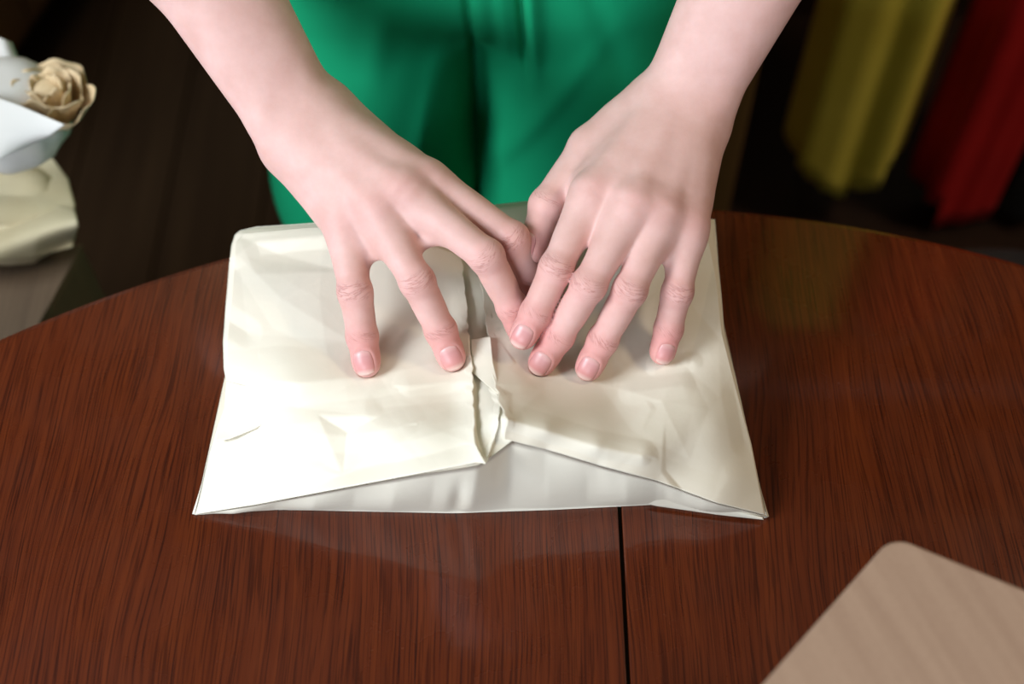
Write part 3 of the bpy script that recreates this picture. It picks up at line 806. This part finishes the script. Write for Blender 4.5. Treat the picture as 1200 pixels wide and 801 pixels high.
person = tag(empty('person', (CX, .28, 0)), 'person in green trousers standing at the table, both bare hands pressing the parcel', 'person')
def fast_mesh(name, V, Q, mat, parent):
    me = bpy.data.meshes.new(name); me.vertices.add(len(V)); me.vertices.foreach_set('co', V.astype(np.float32).ravel())
    me.loops.add(len(Q)*4); me.loops.foreach_set('vertex_index', Q.astype(np.int32).ravel())
    me.polygons.add(len(Q)); me.polygons.foreach_set('loop_start', np.arange(len(Q), dtype=np.int32)*4)
    me.polygons.foreach_set('use_smooth', np.ones(len(Q), bool)); me.update(calc_edges=True); me.validate()
    me.materials.append(mat); o = bpy.data.objects.new(name, me); sc.collection.objects.link(o)
    if parent: o.parent = parent; o.matrix_parent_inverse = parent.matrix_basis.inverted()
    return o
body = fast_mesh('body', VV, FFc, M['skin'], person)
for nm, arr in (('tint', TT), ('wrinkle', WW)):
    at = body.data.attributes.new(nm, 'FLOAT_VECTOR', 'POINT'); at.data.foreach_set('vector', arr.astype(np.float32).ravel())
for L in LIMBS:
    for V, N, vv, uu in L[4]:
        o = mesh_obj('fingernail', V, grid_faces(N, N), M['nail'], body)
        at = o.data.attributes.new('nail', 'FLOAT_VECTOR', 'POINT'); at.data.foreach_set('vector', np.stack([uu, np.clip(vv, 0, 1), 0*vv], -1).astype(np.float32).ravel())
        sm = o.modifiers.new('solid', 'SOLIDIFY'); sm.thickness = .0003; sm.offset = -1
for s_ in (-1, 1):
    MB().lathe([(.0115*math.sin(a)+1e-5, .0115*math.cos(a)) for a in np.linspace(0, math.pi, 9)], (0, 0), 14)
    e = MB().lathe([(.0115*math.sin(a)+1e-5, .0115*math.cos(a)) for a in np.linspace(0, math.pi, 9)], (0, 0), 14)
    e.v = [(x+hc[0]+s_*.03, y+hc[1]-.082, z+hc[2]+.002) for x, y, z in e.v]; e.build('eye', M['eye'], body, smooth=True)
# hair
gh = Grid(np.arange(CX-.12, CX+.12, .004), np.arange(.04, .40, .004), np.arange(1.30, 1.67, .004))
adde(gh, hc+[0, .012, .014], (.083, .098, .098)); adde(gh, hc+[0, .085, .01], (.04, .035, .04), .02)
adde(gh, hc+[0, -.095, -.04], (.062, .05, .085), .01, sub=True); adde(gh, hc+[0, .0, -.12], (.10, .10, .06), .01, sub=True)
v, f = nets(gh, 1); fast_mesh('hair', v, f, M['hair'], person)
# green garment: trousers with pleats, bodice and sleeves
zs = np.r_[np.arange(.04, .58, .008), np.arange(.58, .94, .0028), np.arange(.94, 1.42, .008)]
gg = Grid(np.r_[np.arange(CX-.29, CX-.04, .0036), np.arange(CX-.04, CX+.08, .0015), np.arange(CX+.08, CX+.29, .0036)], np.arange(.13, .44, .0036), zs)
A = lambda *q: np.array(q, float)
for s_ in (-1, 1):
    x = CX+s_*.092
    add(gg, A(x-s_*.002, .285, .83), A(x-s_*.006, .275, .60), .089, .085, .02)
    add(gg, A(x-s_*.006, .275, .60), A(x, .28, .12), .085, .078, .02)
    adde(gg, A(CX+s_*.075, .30, .90), (.098, .112, .12), .03)
    add(gg, A(CX+s_*.10, .265, 1.26), A(CX+s_*.155, .265, 1.325), .07, .05, .03)
    L = ARM_A if s_ < 0 else ARM_B; E_ = np.array(L['elbow']); S_ = np.array(L['shoulder'])
    add(gg, S_, S_+(E_-S_)*.62, .052, .053, .02)
adde(gg, A(CX, .285, .90), (.16, .105, .12), .03)
for s_ in (-1, 0, 1): add(gg, A(CX+s_*.055, .285, .95), A(CX+s_*.05, .275, 1.12), .098, .09, .03); add(gg, A(CX+s_*.05, .275, 1.12), A(CX+s_*.06, .27, 1.28), .09, .075, .03)
X, Y, Z = gg.xyz((slice(None),)*3)
front = 1/(1+np.exp((Y-.27)*60))
def gauss(a, b): return np.exp(-(a/b)**2)
vis = 1/(1+np.exp((Z-1.0)*60))
up = 1/(1+np.exp(-(Z-.782)*110)); low = 1/(1+np.exp((Z-.80)*70))
sx1 = CX-.001; sx2 = CX+.034-.05*(Z-.85)
gg.F += (front*vis*(.0042*gauss(X-sx1, .0022) + up*(.0060*gauss(X-sx2, .0022) - .0048*gauss(X-(sx2+.007), .0055) - .0022*gauss(X-(sx1+.009), .006))
        - .0022*up*gauss(X-(sx2-.012), .006) - .0016*up*gauss(X-(CX-.055+.2*(Z-.85)), .009) + .0016*up*gauss(X-(CX+.085-.3*(Z-.85)), .008)
        - low*.0030*gauss(X-(CX-.030+.25*(Z-.75)), .010) - low*.0028*gauss(X-(CX+.038+.5*(Z-.72)), .009)
        + low*.0018*gauss(X-(CX+.10), .012))).astype(np.float32)
adde(gg, A(CX+.003, .185, .690), (.0135, .055, .075), .010, sub=True)
add(gg, A(CX, .21, .79), A(CX, .225, .70), .004, .010, .012, sub=True)
v, f = nets(gg, 1)
cl = fast_mesh('trousers', v, f, M['green'], person)
for s_ in (-1, 1):
    gs = Grid(np.arange(CX+s_*.092-.06, CX+s_*.092+.06, .005), np.arange(.12, .40, .005), np.arange(-.01, .14, .004))
    x = CX+s_*.092
    adde(gs, A(x, .24, .03), (.042, .12, .032), .02); add(gs, A(x, .31, .05), A(x, .30, .11), .04, .04, .02); add(gs, A(x, .18, .028), A(x, .30, .028), .034, .034, .02)
    Xs, Ys, Zs = gs.xyz((slice(None),)*3); gs.F = np.maximum(gs.F, .002-Zs+0*Xs+0*Ys).astype(np.float32)
    v, f = nets(gs, 1); fast_mesh('shoe', v, f, M['shoe'], person)

# ------------------------------------------------------------------ kraft box, front right: open tapered flap towards the parcel
C0 = P(1046,627,.125)[:2]; CB = P(1200,690,.125)[:2]; CA = P(897,797,.125)[:2]
ud = unit(CB-C0); ld = unit(CA-C0); nd = np.array([ud[1], -ud[0]]); nd = nd if nd@ld > 0 else -nd
hz = ZT+.125; Lf = .26; dep = .125
tap = (ld-nd*(ld@nd)); tap = tap/(ld@nd)
p0 = C0; p1 = C0+ud*Lf; q0 = C0+(nd+tap)*dep; q1 = p1+(nd-tap*1.0)*dep
ucomp = tap@ud; q1 = p1+nd*dep-ud*ucomp*dep
box = tag(empty('cardboard_box', ((q0[0]+q1[0])/2+nd[0]*.13, (q0[1]+q1[1])/2+nd[1]*.13, ZT)), 'pale kraft cardboard box with rounded flap corner at the near edge', 'box')
def rounded(poly, idx, r, n=10):
    out = []
    for i, p in enumerate(poly):
        p = np.array(p)
        if i not in idx: out.append(tuple(p)); continue
        a = unit(np.array(poly[i-1])-p); b = unit(np.array(poly[(i+1) % len(poly)])-p)
        th = math.acos(a@b); d = r/math.tan(th/2); c = p+unit(a+b)*r/math.sin(th/2)
        s0, s1 = p+a*d-c, p+b*d-c
        for k in range(n+1):
            t = k/n; v = unit(s0*(1-t)+s1*t)*r; out.append(tuple(c+v))
    return out
pol = rounded([p0, p1, q1, q0], (0, 1), .013)
if sum((pol[i][0]*pol[(i+1)%len(pol)][1]-pol[(i+1)%len(pol)][0]*pol[i][1]) for i in range(len(pol))) < 0: pol = pol[::-1]
MB().prism(pol, hz-.004, hz).build('flap', M['kraft'], box, .0012)
def wall_seg(a, b, z0, z1, name='side', th=.004):
    a, b = np.array(a), np.array(b); d = unit(b-a); n = np.array([-d[1], d[0]])*th/2
    q = [a+n, a-n, b-n, b+n]; q = [tuple(k) for k in q]
    if sum((q[i][0]*q[(i+1)%4][1]-q[(i+1)%4][0]*q[i][1]) for i in range(4)) < 0: q = q[::-1]
    return MB().prism(q, z0, z1).build(name, M['kraft'], box, .0008, seg=1)
BD = .24; r0 = q0+nd*BD; r1 = q1+nd*BD
zt = hz-.0045
wall_seg(q0, q1, ZT, zt); wall_seg(q1, r1, ZT, zt); wall_seg(r1, r0, ZT, zt); wall_seg(r0, q0, ZT, zt)
pb = [tuple(q0), tuple(q1), tuple(r1), tuple(r0)]
if sum((pb[i][0]*pb[(i+1)%4][1]-pb[(i+1)%4][0]*pb[i][1]) for i in range(4)) < 0: pb = pb[::-1]
MB().prism(pb, ZT, ZT+.004).build('base', M['kraft'], box)
e1 = r1+nd*.12; e0 = r0+nd*.12
pb = [tuple(r0), tuple(r1), tuple(e1), tuple(e0)]
if sum((pb[i][0]*pb[(i+1)%4][1]-pb[(i+1)%4][0]*pb[i][1]) for i in range(4)) < 0: pb = pb[::-1]
MB().prism(pb, hz-.004, hz).build('flap', M['kraft'], box, .0012)

# ------------------------------------------------------------------ left: brown carton with two paper bundles
h1 = -.14
Cc = P(97,286,h1); Dd = P(42,386,h1); d1 = unit((Dd-Cc)[:2]); d2 = np.array([d1[1], -d1[0]]); d2 = d2 if d2[0] < 0 else -d2
c0 = Cc[:2]; c1 = c0+d1*.36; c2 = c1+d2*.42; c3 = c0+d2*.42
pb = [tuple(c0), tuple(c1), tuple(c2), tuple(c3)]
if sum((pb[i][0]*pb[(i+1)%4][1]-pb[(i+1)%4][0]*pb[i][1]) for i in range(4)) < 0: pb = pb[::-1]
cc = (c0+c2)/2
carton = tag(empty('cardboard_carton', (cc[0], cc[1], 0)), 'tall brown cardboard carton on the floor left of the table, under the paper bundles', 'box')
zc = ZT+h1
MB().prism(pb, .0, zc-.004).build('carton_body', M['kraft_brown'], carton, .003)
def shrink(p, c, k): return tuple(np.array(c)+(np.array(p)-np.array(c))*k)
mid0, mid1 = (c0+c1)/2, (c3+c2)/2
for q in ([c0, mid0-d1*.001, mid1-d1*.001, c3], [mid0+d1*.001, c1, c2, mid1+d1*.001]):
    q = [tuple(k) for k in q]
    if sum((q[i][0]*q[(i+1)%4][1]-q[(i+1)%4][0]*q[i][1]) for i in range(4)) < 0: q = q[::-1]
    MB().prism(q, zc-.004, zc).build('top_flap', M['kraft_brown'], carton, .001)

def px_sheet(name, top_, right_, bot_, left_, nu, nv, hf, mat, parent, thick=.0006, warp=None):
    g, U, V_ = coons(top_, right_, bot_, left_, nu, nv)
    if warp: g = g+warp(U, V_)
    p = P(g[..., 0], g[..., 1], hf(U, V_))
    o = mesh_obj(name, p.reshape(-1, 3), grid_faces(nv, nu), M[mat], parent)
    sm = o.modifiers.new('solid', 'SOLIDIFY'); sm.thickness = thick; sm.offset = 0; return o
hb = h1
pc = P(20,250,hb)
low = tag(empty('paper_bundle', tuple(pc)), 'greenish cream folded paper bundle, lower of the two on the brown carton', 'paper bundle', None)
W1 = lambda a, b, c: (lambda U, V_: a*np.sin(U*b+V_*3)*np.cos(V_*c+U*2))
bot_o = [(-95,330),(-30,318),(20,300),(60,296),(84,288)]
# bundle body: closed pillow under the folded sheets
def pillow(name, cx, cy, h, rx, ry, rz, mat, parent, seed, amp=.12):
    c = P(cx, cy, h); r = np.random.default_rng(seed); ph = r.uniform(0, 6, 8)
    n1, n2 = 36, 20; V = []; 
    for j in range(n2+1):
        b = -math.pi/2+math.pi*j/n2
        for i in range(n1):
            a = 2*math.pi*i/n1
            k = 1+amp*(math.sin(3*a+ph[0])*.5+math.sin(7*a+4*b+ph[1])*.35+math.sin(13*a-3*b+ph[2])*.25)*math.cos(b)
            V.append((c[0]+rx*k*math.cos(a)*math.cos(b)**.6 if abs(b) < 1.57 else c[0], c[1]+ry*k*math.sin(a)*math.cos(b)**.6 if abs(b) < 1.57 else c[1], c[2]+rz*math.sin(b)))
    Fc = []
    for j in range(n2):
        for i in range(n1): Fc.append([j*n1+i, j*n1+(i+1) % n1, (j+1)*n1+(i+1) % n1, (j+1)*n1+i])
    return mesh_obj(name, V, Fc, M[mat], parent)
pillow('wrap', 8, 252, hb+.026, .053, .046, .0255, 'paper_green', low, 1, .10)
px_sheet('folded_sheet', [(-90,170),(-20,166),(30,168),(62,186)], [(62,186),(80,210),(88,240),(86,262)], [(-90,250),(0,262),(50,270),(86,262)], [(-90,170),(-90,250)], 60, 40,
         lambda U, V_: hb+.056+.012*np.sin(V_*7+U*4)*np.clip(1.2-U, 0, 1)-.016*U, 'paper_green', low)
px_sheet('folded_sheet', [(-90,236),(0,226),(46,236),(88,246)], [(88,246),(92,265),(85,289)], [(-90,318),(-10,306),(40,301),(85,289)], [(-90,236),(-90,318)], 60, 40,
         lambda U, V_: hb+.058+.009*np.sin(V_*5.5+U*5+1)-.018*V_-.008*U, 'paper_green', low)
hi_ = tag(empty('paper_bundle', tuple(P(20,130,hb+.085))), 'white paper cone with a ruffled cream paper inside, upper of the two bundles', 'paper bundle', None)
pillow('wrap', 6, 134, hb+.125, .046, .042, .036, 'paper_white', hi_, 4, .08)
px_sheet('cone_sheet', [(-90,100),(-20,108),(20,122),(76,146)], [(76,146),(60,158),(40,168)], [(-90,205),(-40,200),(0,186),(40,168)], [(-90,100),(-90,205)], 50, 40,
         lambda U, V_: hb+.165+.008*np.sin(U*3)-.014*V_, 'paper_white', hi_)
pillow('ruffle_core', 58, 116, hb+.139, .017, .015, .018, 'paper_cream', hi_, 9, .10)
# ruffles: concentric wavy collars
rc = P(56,112,hb+.150)
for i, (rad, hgt) in enumerate(((.034, .022), (.027, .026), (.020, .028), (.012, .030))):
    V = []; n1 = 120; n2 = 10; r = np.random.default_rng(i+20); p1 = r.uniform(0, 6)
    for j in range(n2+1):
        t = j/n2
        for k in range(n1):
            a = 2*math.pi*k/n1; rr_ = rad*(.55+.45*t)*(1+.07*t*math.sin(6*a+p1)+.09*t*math.sin(3*a+p1*2)+.02*t*math.sin(13*a))
            V.append((rc[0]-.012*0+rr_*math.cos(a), rc[1]+rr_*math.sin(a)*.9, rc[2]-.02+hgt*t+.003*t*math.sin(4*a+p1)+.001*math.sin(9*a)))
    Fc = []
    for j in range(n2):
        for k in range(n1): Fc.append([j*n1+k, j*n1+(k+1) % n1, (j+1)*n1+(k+1) % n1, (j+1)*n1+k])
    o = mesh_obj('ruffle', V, Fc, M['paper_cream'], hi_); sm = o.modifiers.new('s', 'SOLIDIFY'); sm.thickness = .0006
px_sheet('cone_sheet', [(-80,30),(-20,40),(0,44),(14,50)], [(14,50),(22,70),(34,90)], [(-80,120),(-30,118),(0,112),(34,104)], [(-80,30),(-80,120)], 30, 30,
         lambda U, V_: hb+.145+.008*np.sin(U*9), 'paper_white', hi_)

# ------------------------------------------------------------------ right: open wardrobe with hanging clothes, black stool
WY = .50; wx = PY(886,100,WY)[0]
ward = tag(empty('wardrobe', (wx+.62, WY+.28, 0)), 'open brown wooden wardrobe standing behind the person on the right', 'wardrobe')
wz = 2.05; X_ = wx+1.34
MB().box((wx-.055, WY, 0), (wx, WY+.56, wz)).build('side_panel', M['wardrobe'], ward, .003)
MB().box((X_, WY, 0), (X_+.03, WY+.56, wz)).build('side_panel', M['wardrobe'], ward, .003)
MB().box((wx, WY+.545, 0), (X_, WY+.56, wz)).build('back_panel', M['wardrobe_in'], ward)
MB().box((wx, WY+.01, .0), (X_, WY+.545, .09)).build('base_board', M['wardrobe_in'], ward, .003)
MB().box((wx, WY, wz-.03), (X_, WY+.545, wz)).build('top_panel', M['wardrobe'], ward, .003)
MB().tube([(wx, WY+.16, 1.86), (X_, WY+.16, 1.86)], .012, 16).build('hanging_rail', M['metal'], ward, smooth=True)
def garment(name, mat, xa, xb, y0, zb, label, cat, folds, seed, hem, taper=.8):
    """a hanging skirt: pleated closed tube from the hem up to a waistband, with its hanger"""
    cx = (xa+xb)/2; o = tag(empty(name, (cx, y0, zb)), label, cat, 'clothes hanging in the wardrobe')
    r = np.random.default_rng(seed); n1, n2 = 200, 60; ph = r.uniform(0, 6, 6); V = []; ztop = 1.62
    for j in range(n2+1):
        t = j/n2; amp = .016*(1-t*.8); wdt = (xb-xa)/2*(1-(1-taper)*t)
        for i in range(n1):
            a = 2*math.pi*i/n1; ca, sa = math.cos(a), math.sin(a)
            k = amp*(math.sin(folds*a+ph[0])+.5*math.sin((folds*1.7)*a+ph[1]))
            x = cx+wdt*ca+k*ca*.6; y = y0+(.045+k*.9)*sa+k*.4
            zl = zb+hem((x-xa)/(xb-xa)); V.append((x, y, zl+(ztop-zl)*t+.002*math.sin(20*a)*(1-t)))
    Fc = []
    for j in range(n2):
        for i in range(n1): Fc.append([j*n1+i, j*n1+(i+1) % n1, (j+1)*n1+(i+1) % n1, (j+1)*n1+i])
    g = mesh_obj('fabric', V, Fc, M[mat], o)
    sm = g.modifiers.new('s', 'SOLIDIFY'); sm.thickness = .0015
    wb = (xb-xa)/2*taper
    MB().box((cx-wb, y0-.03, ztop-.005), (cx+wb, y0+.03, ztop+.03)).build('waistband', M[mat], o, .008, smooth=False)
    MB().tube([(cx-wb, y0, ztop+.05), (cx, y0-.0155, ztop+.11), (cx+wb, y0, ztop+.05), (cx-wb, y0, ztop+.05)], .004, 8).build('hanger', M['metal'], o, smooth=True)
    MB().tube([(cx, y0-.0155, ztop+.11), (cx, y0-.0155, 1.86)]+[(cx, y0-.0155*math.cos(q), 1.86+.0155*math.sin(q)) for q in np.linspace(.3, 3.4, 10)], .002, 8).build('hanger_hook', M['metal'], o, smooth=True)
    return o
GY = .60
def gx(px, py): return PY(px, py, GY)
GYc = WY+.16
def gar_px(name, mat, pl, pr, pb, label, folds, seed, hem, taper):
    a = PY(*pl, GYc); b = PY(*pr, GYc); z = PY(*pb, GYc)[2]
    return garment(name, mat, a[0], b[0], GYc, max(z, .12), label, 'garment', folds, seed, hem, taper)
gar_px('hanging_garment', 'yellow', (924,180), (1046,190), (985,206), 'yellow pleated fabric hanging behind the table, left of the red one', 5, 3, lambda u: (.055-.11*u if u < .55 else .02+.05*(u-.55)), .97)
gar_px('hanging_garment', 'red', (1058,235), (1152,240), (1108,252), 'deep red fabric hanging behind the table, right of the yellow one', 4, 7, lambda u: .035 if u < .28 else -.01, .98)
gar_px('hanging_garment', 'grey', (1172,220), (1260,230), (1215,240), 'dark grey fabric hanging at the right end, beside the red one', 5, 11, lambda u: .0, .95)
# stool
sc_ = P(1110,330,-.22); sr = .20
far = P(1120,272,-.22); sx, sy = .43, far[1]-sr
stool = tag(empty('stool', (sx, sy, 0)), 'black round padded stool tucked under the right of the table', 'stool')
zs_ = ZT-.22
MB().lathe([(.001, zs_), (.15, zs_), (.185, zs_-.006), (.2, zs_-.022), (.2, zs_-.045), (.185, zs_-.055), (.001, zs_-.055)], (sx, sy), 56).build('seat', M['black'], stool, smooth=True)
for k in range(4):
    a = math.pi/4+k*R90
    MB().tube([(sx+.14*math.cos(a), sy+.14*math.sin(a), zs_-.055), (sx+.18*math.cos(a), sy+.18*math.sin(a), 0)], [.013, .011], 12).build('leg', M['black'], stool, smooth=True)

# ------------------------------------------------------------------ back left: low dark cabinet
a = P(110,0,-.75)[:2]; b_ = P(58,80,-.75)[:2]; d = unit(b_-a); n = np.array([d[1], -d[0]]); n = n if n[0] < 0 else -n
side_ = tag(empty('sideboard', (*(a*.5+b_*.5+n*.2), 0)), 'low dark brown wooden cabinet at the back left of the room', 'cabinet')
def obox(p, q, w0, w1, z0, z1, name, mat, bevel=.003, parent=side_):
    pts = [p+n*w0, q+n*w0, q+n*w1, p+n*w1]; pts = [tuple(k) for k in pts]
    if sum((pts[i][0]*pts[(i+1)%4][1]-pts[(i+1)%4][0]*pts[i][1]) for i in range(4)) < 0: pts = pts[::-1]
    return MB().prism(pts, z0, z1).build(name, M[mat], parent, bevel)
L_ = float(np.linalg.norm(b_-a)); s0 = a-d*.30; s1 = a+d*.62
obox(s0+d*.04, s1-d*.04, .06, .33, 0, .07, 'plinth', 'wardrobe_in')
obox(s0, s1, .02, .36, .07, .55, 'carcass', 'dark'); obox(s0-d*.01, s1+d*.01, .0, .37, .55, .575, 'top', 'dark')
hw = .46
for k in range(2):
    p = s0+d*(.003+k*.46); dr = obox(p, p+d*.454, .002, .0195, .085, .54, 'cabinet_door', 'dark')
    hp = p+d*(.42 if k == 0 else .035)
    obox(hp-d*.006, hp+d*.006, -.014, .002, .28, .36, 'handle', 'metal', .002, dr)
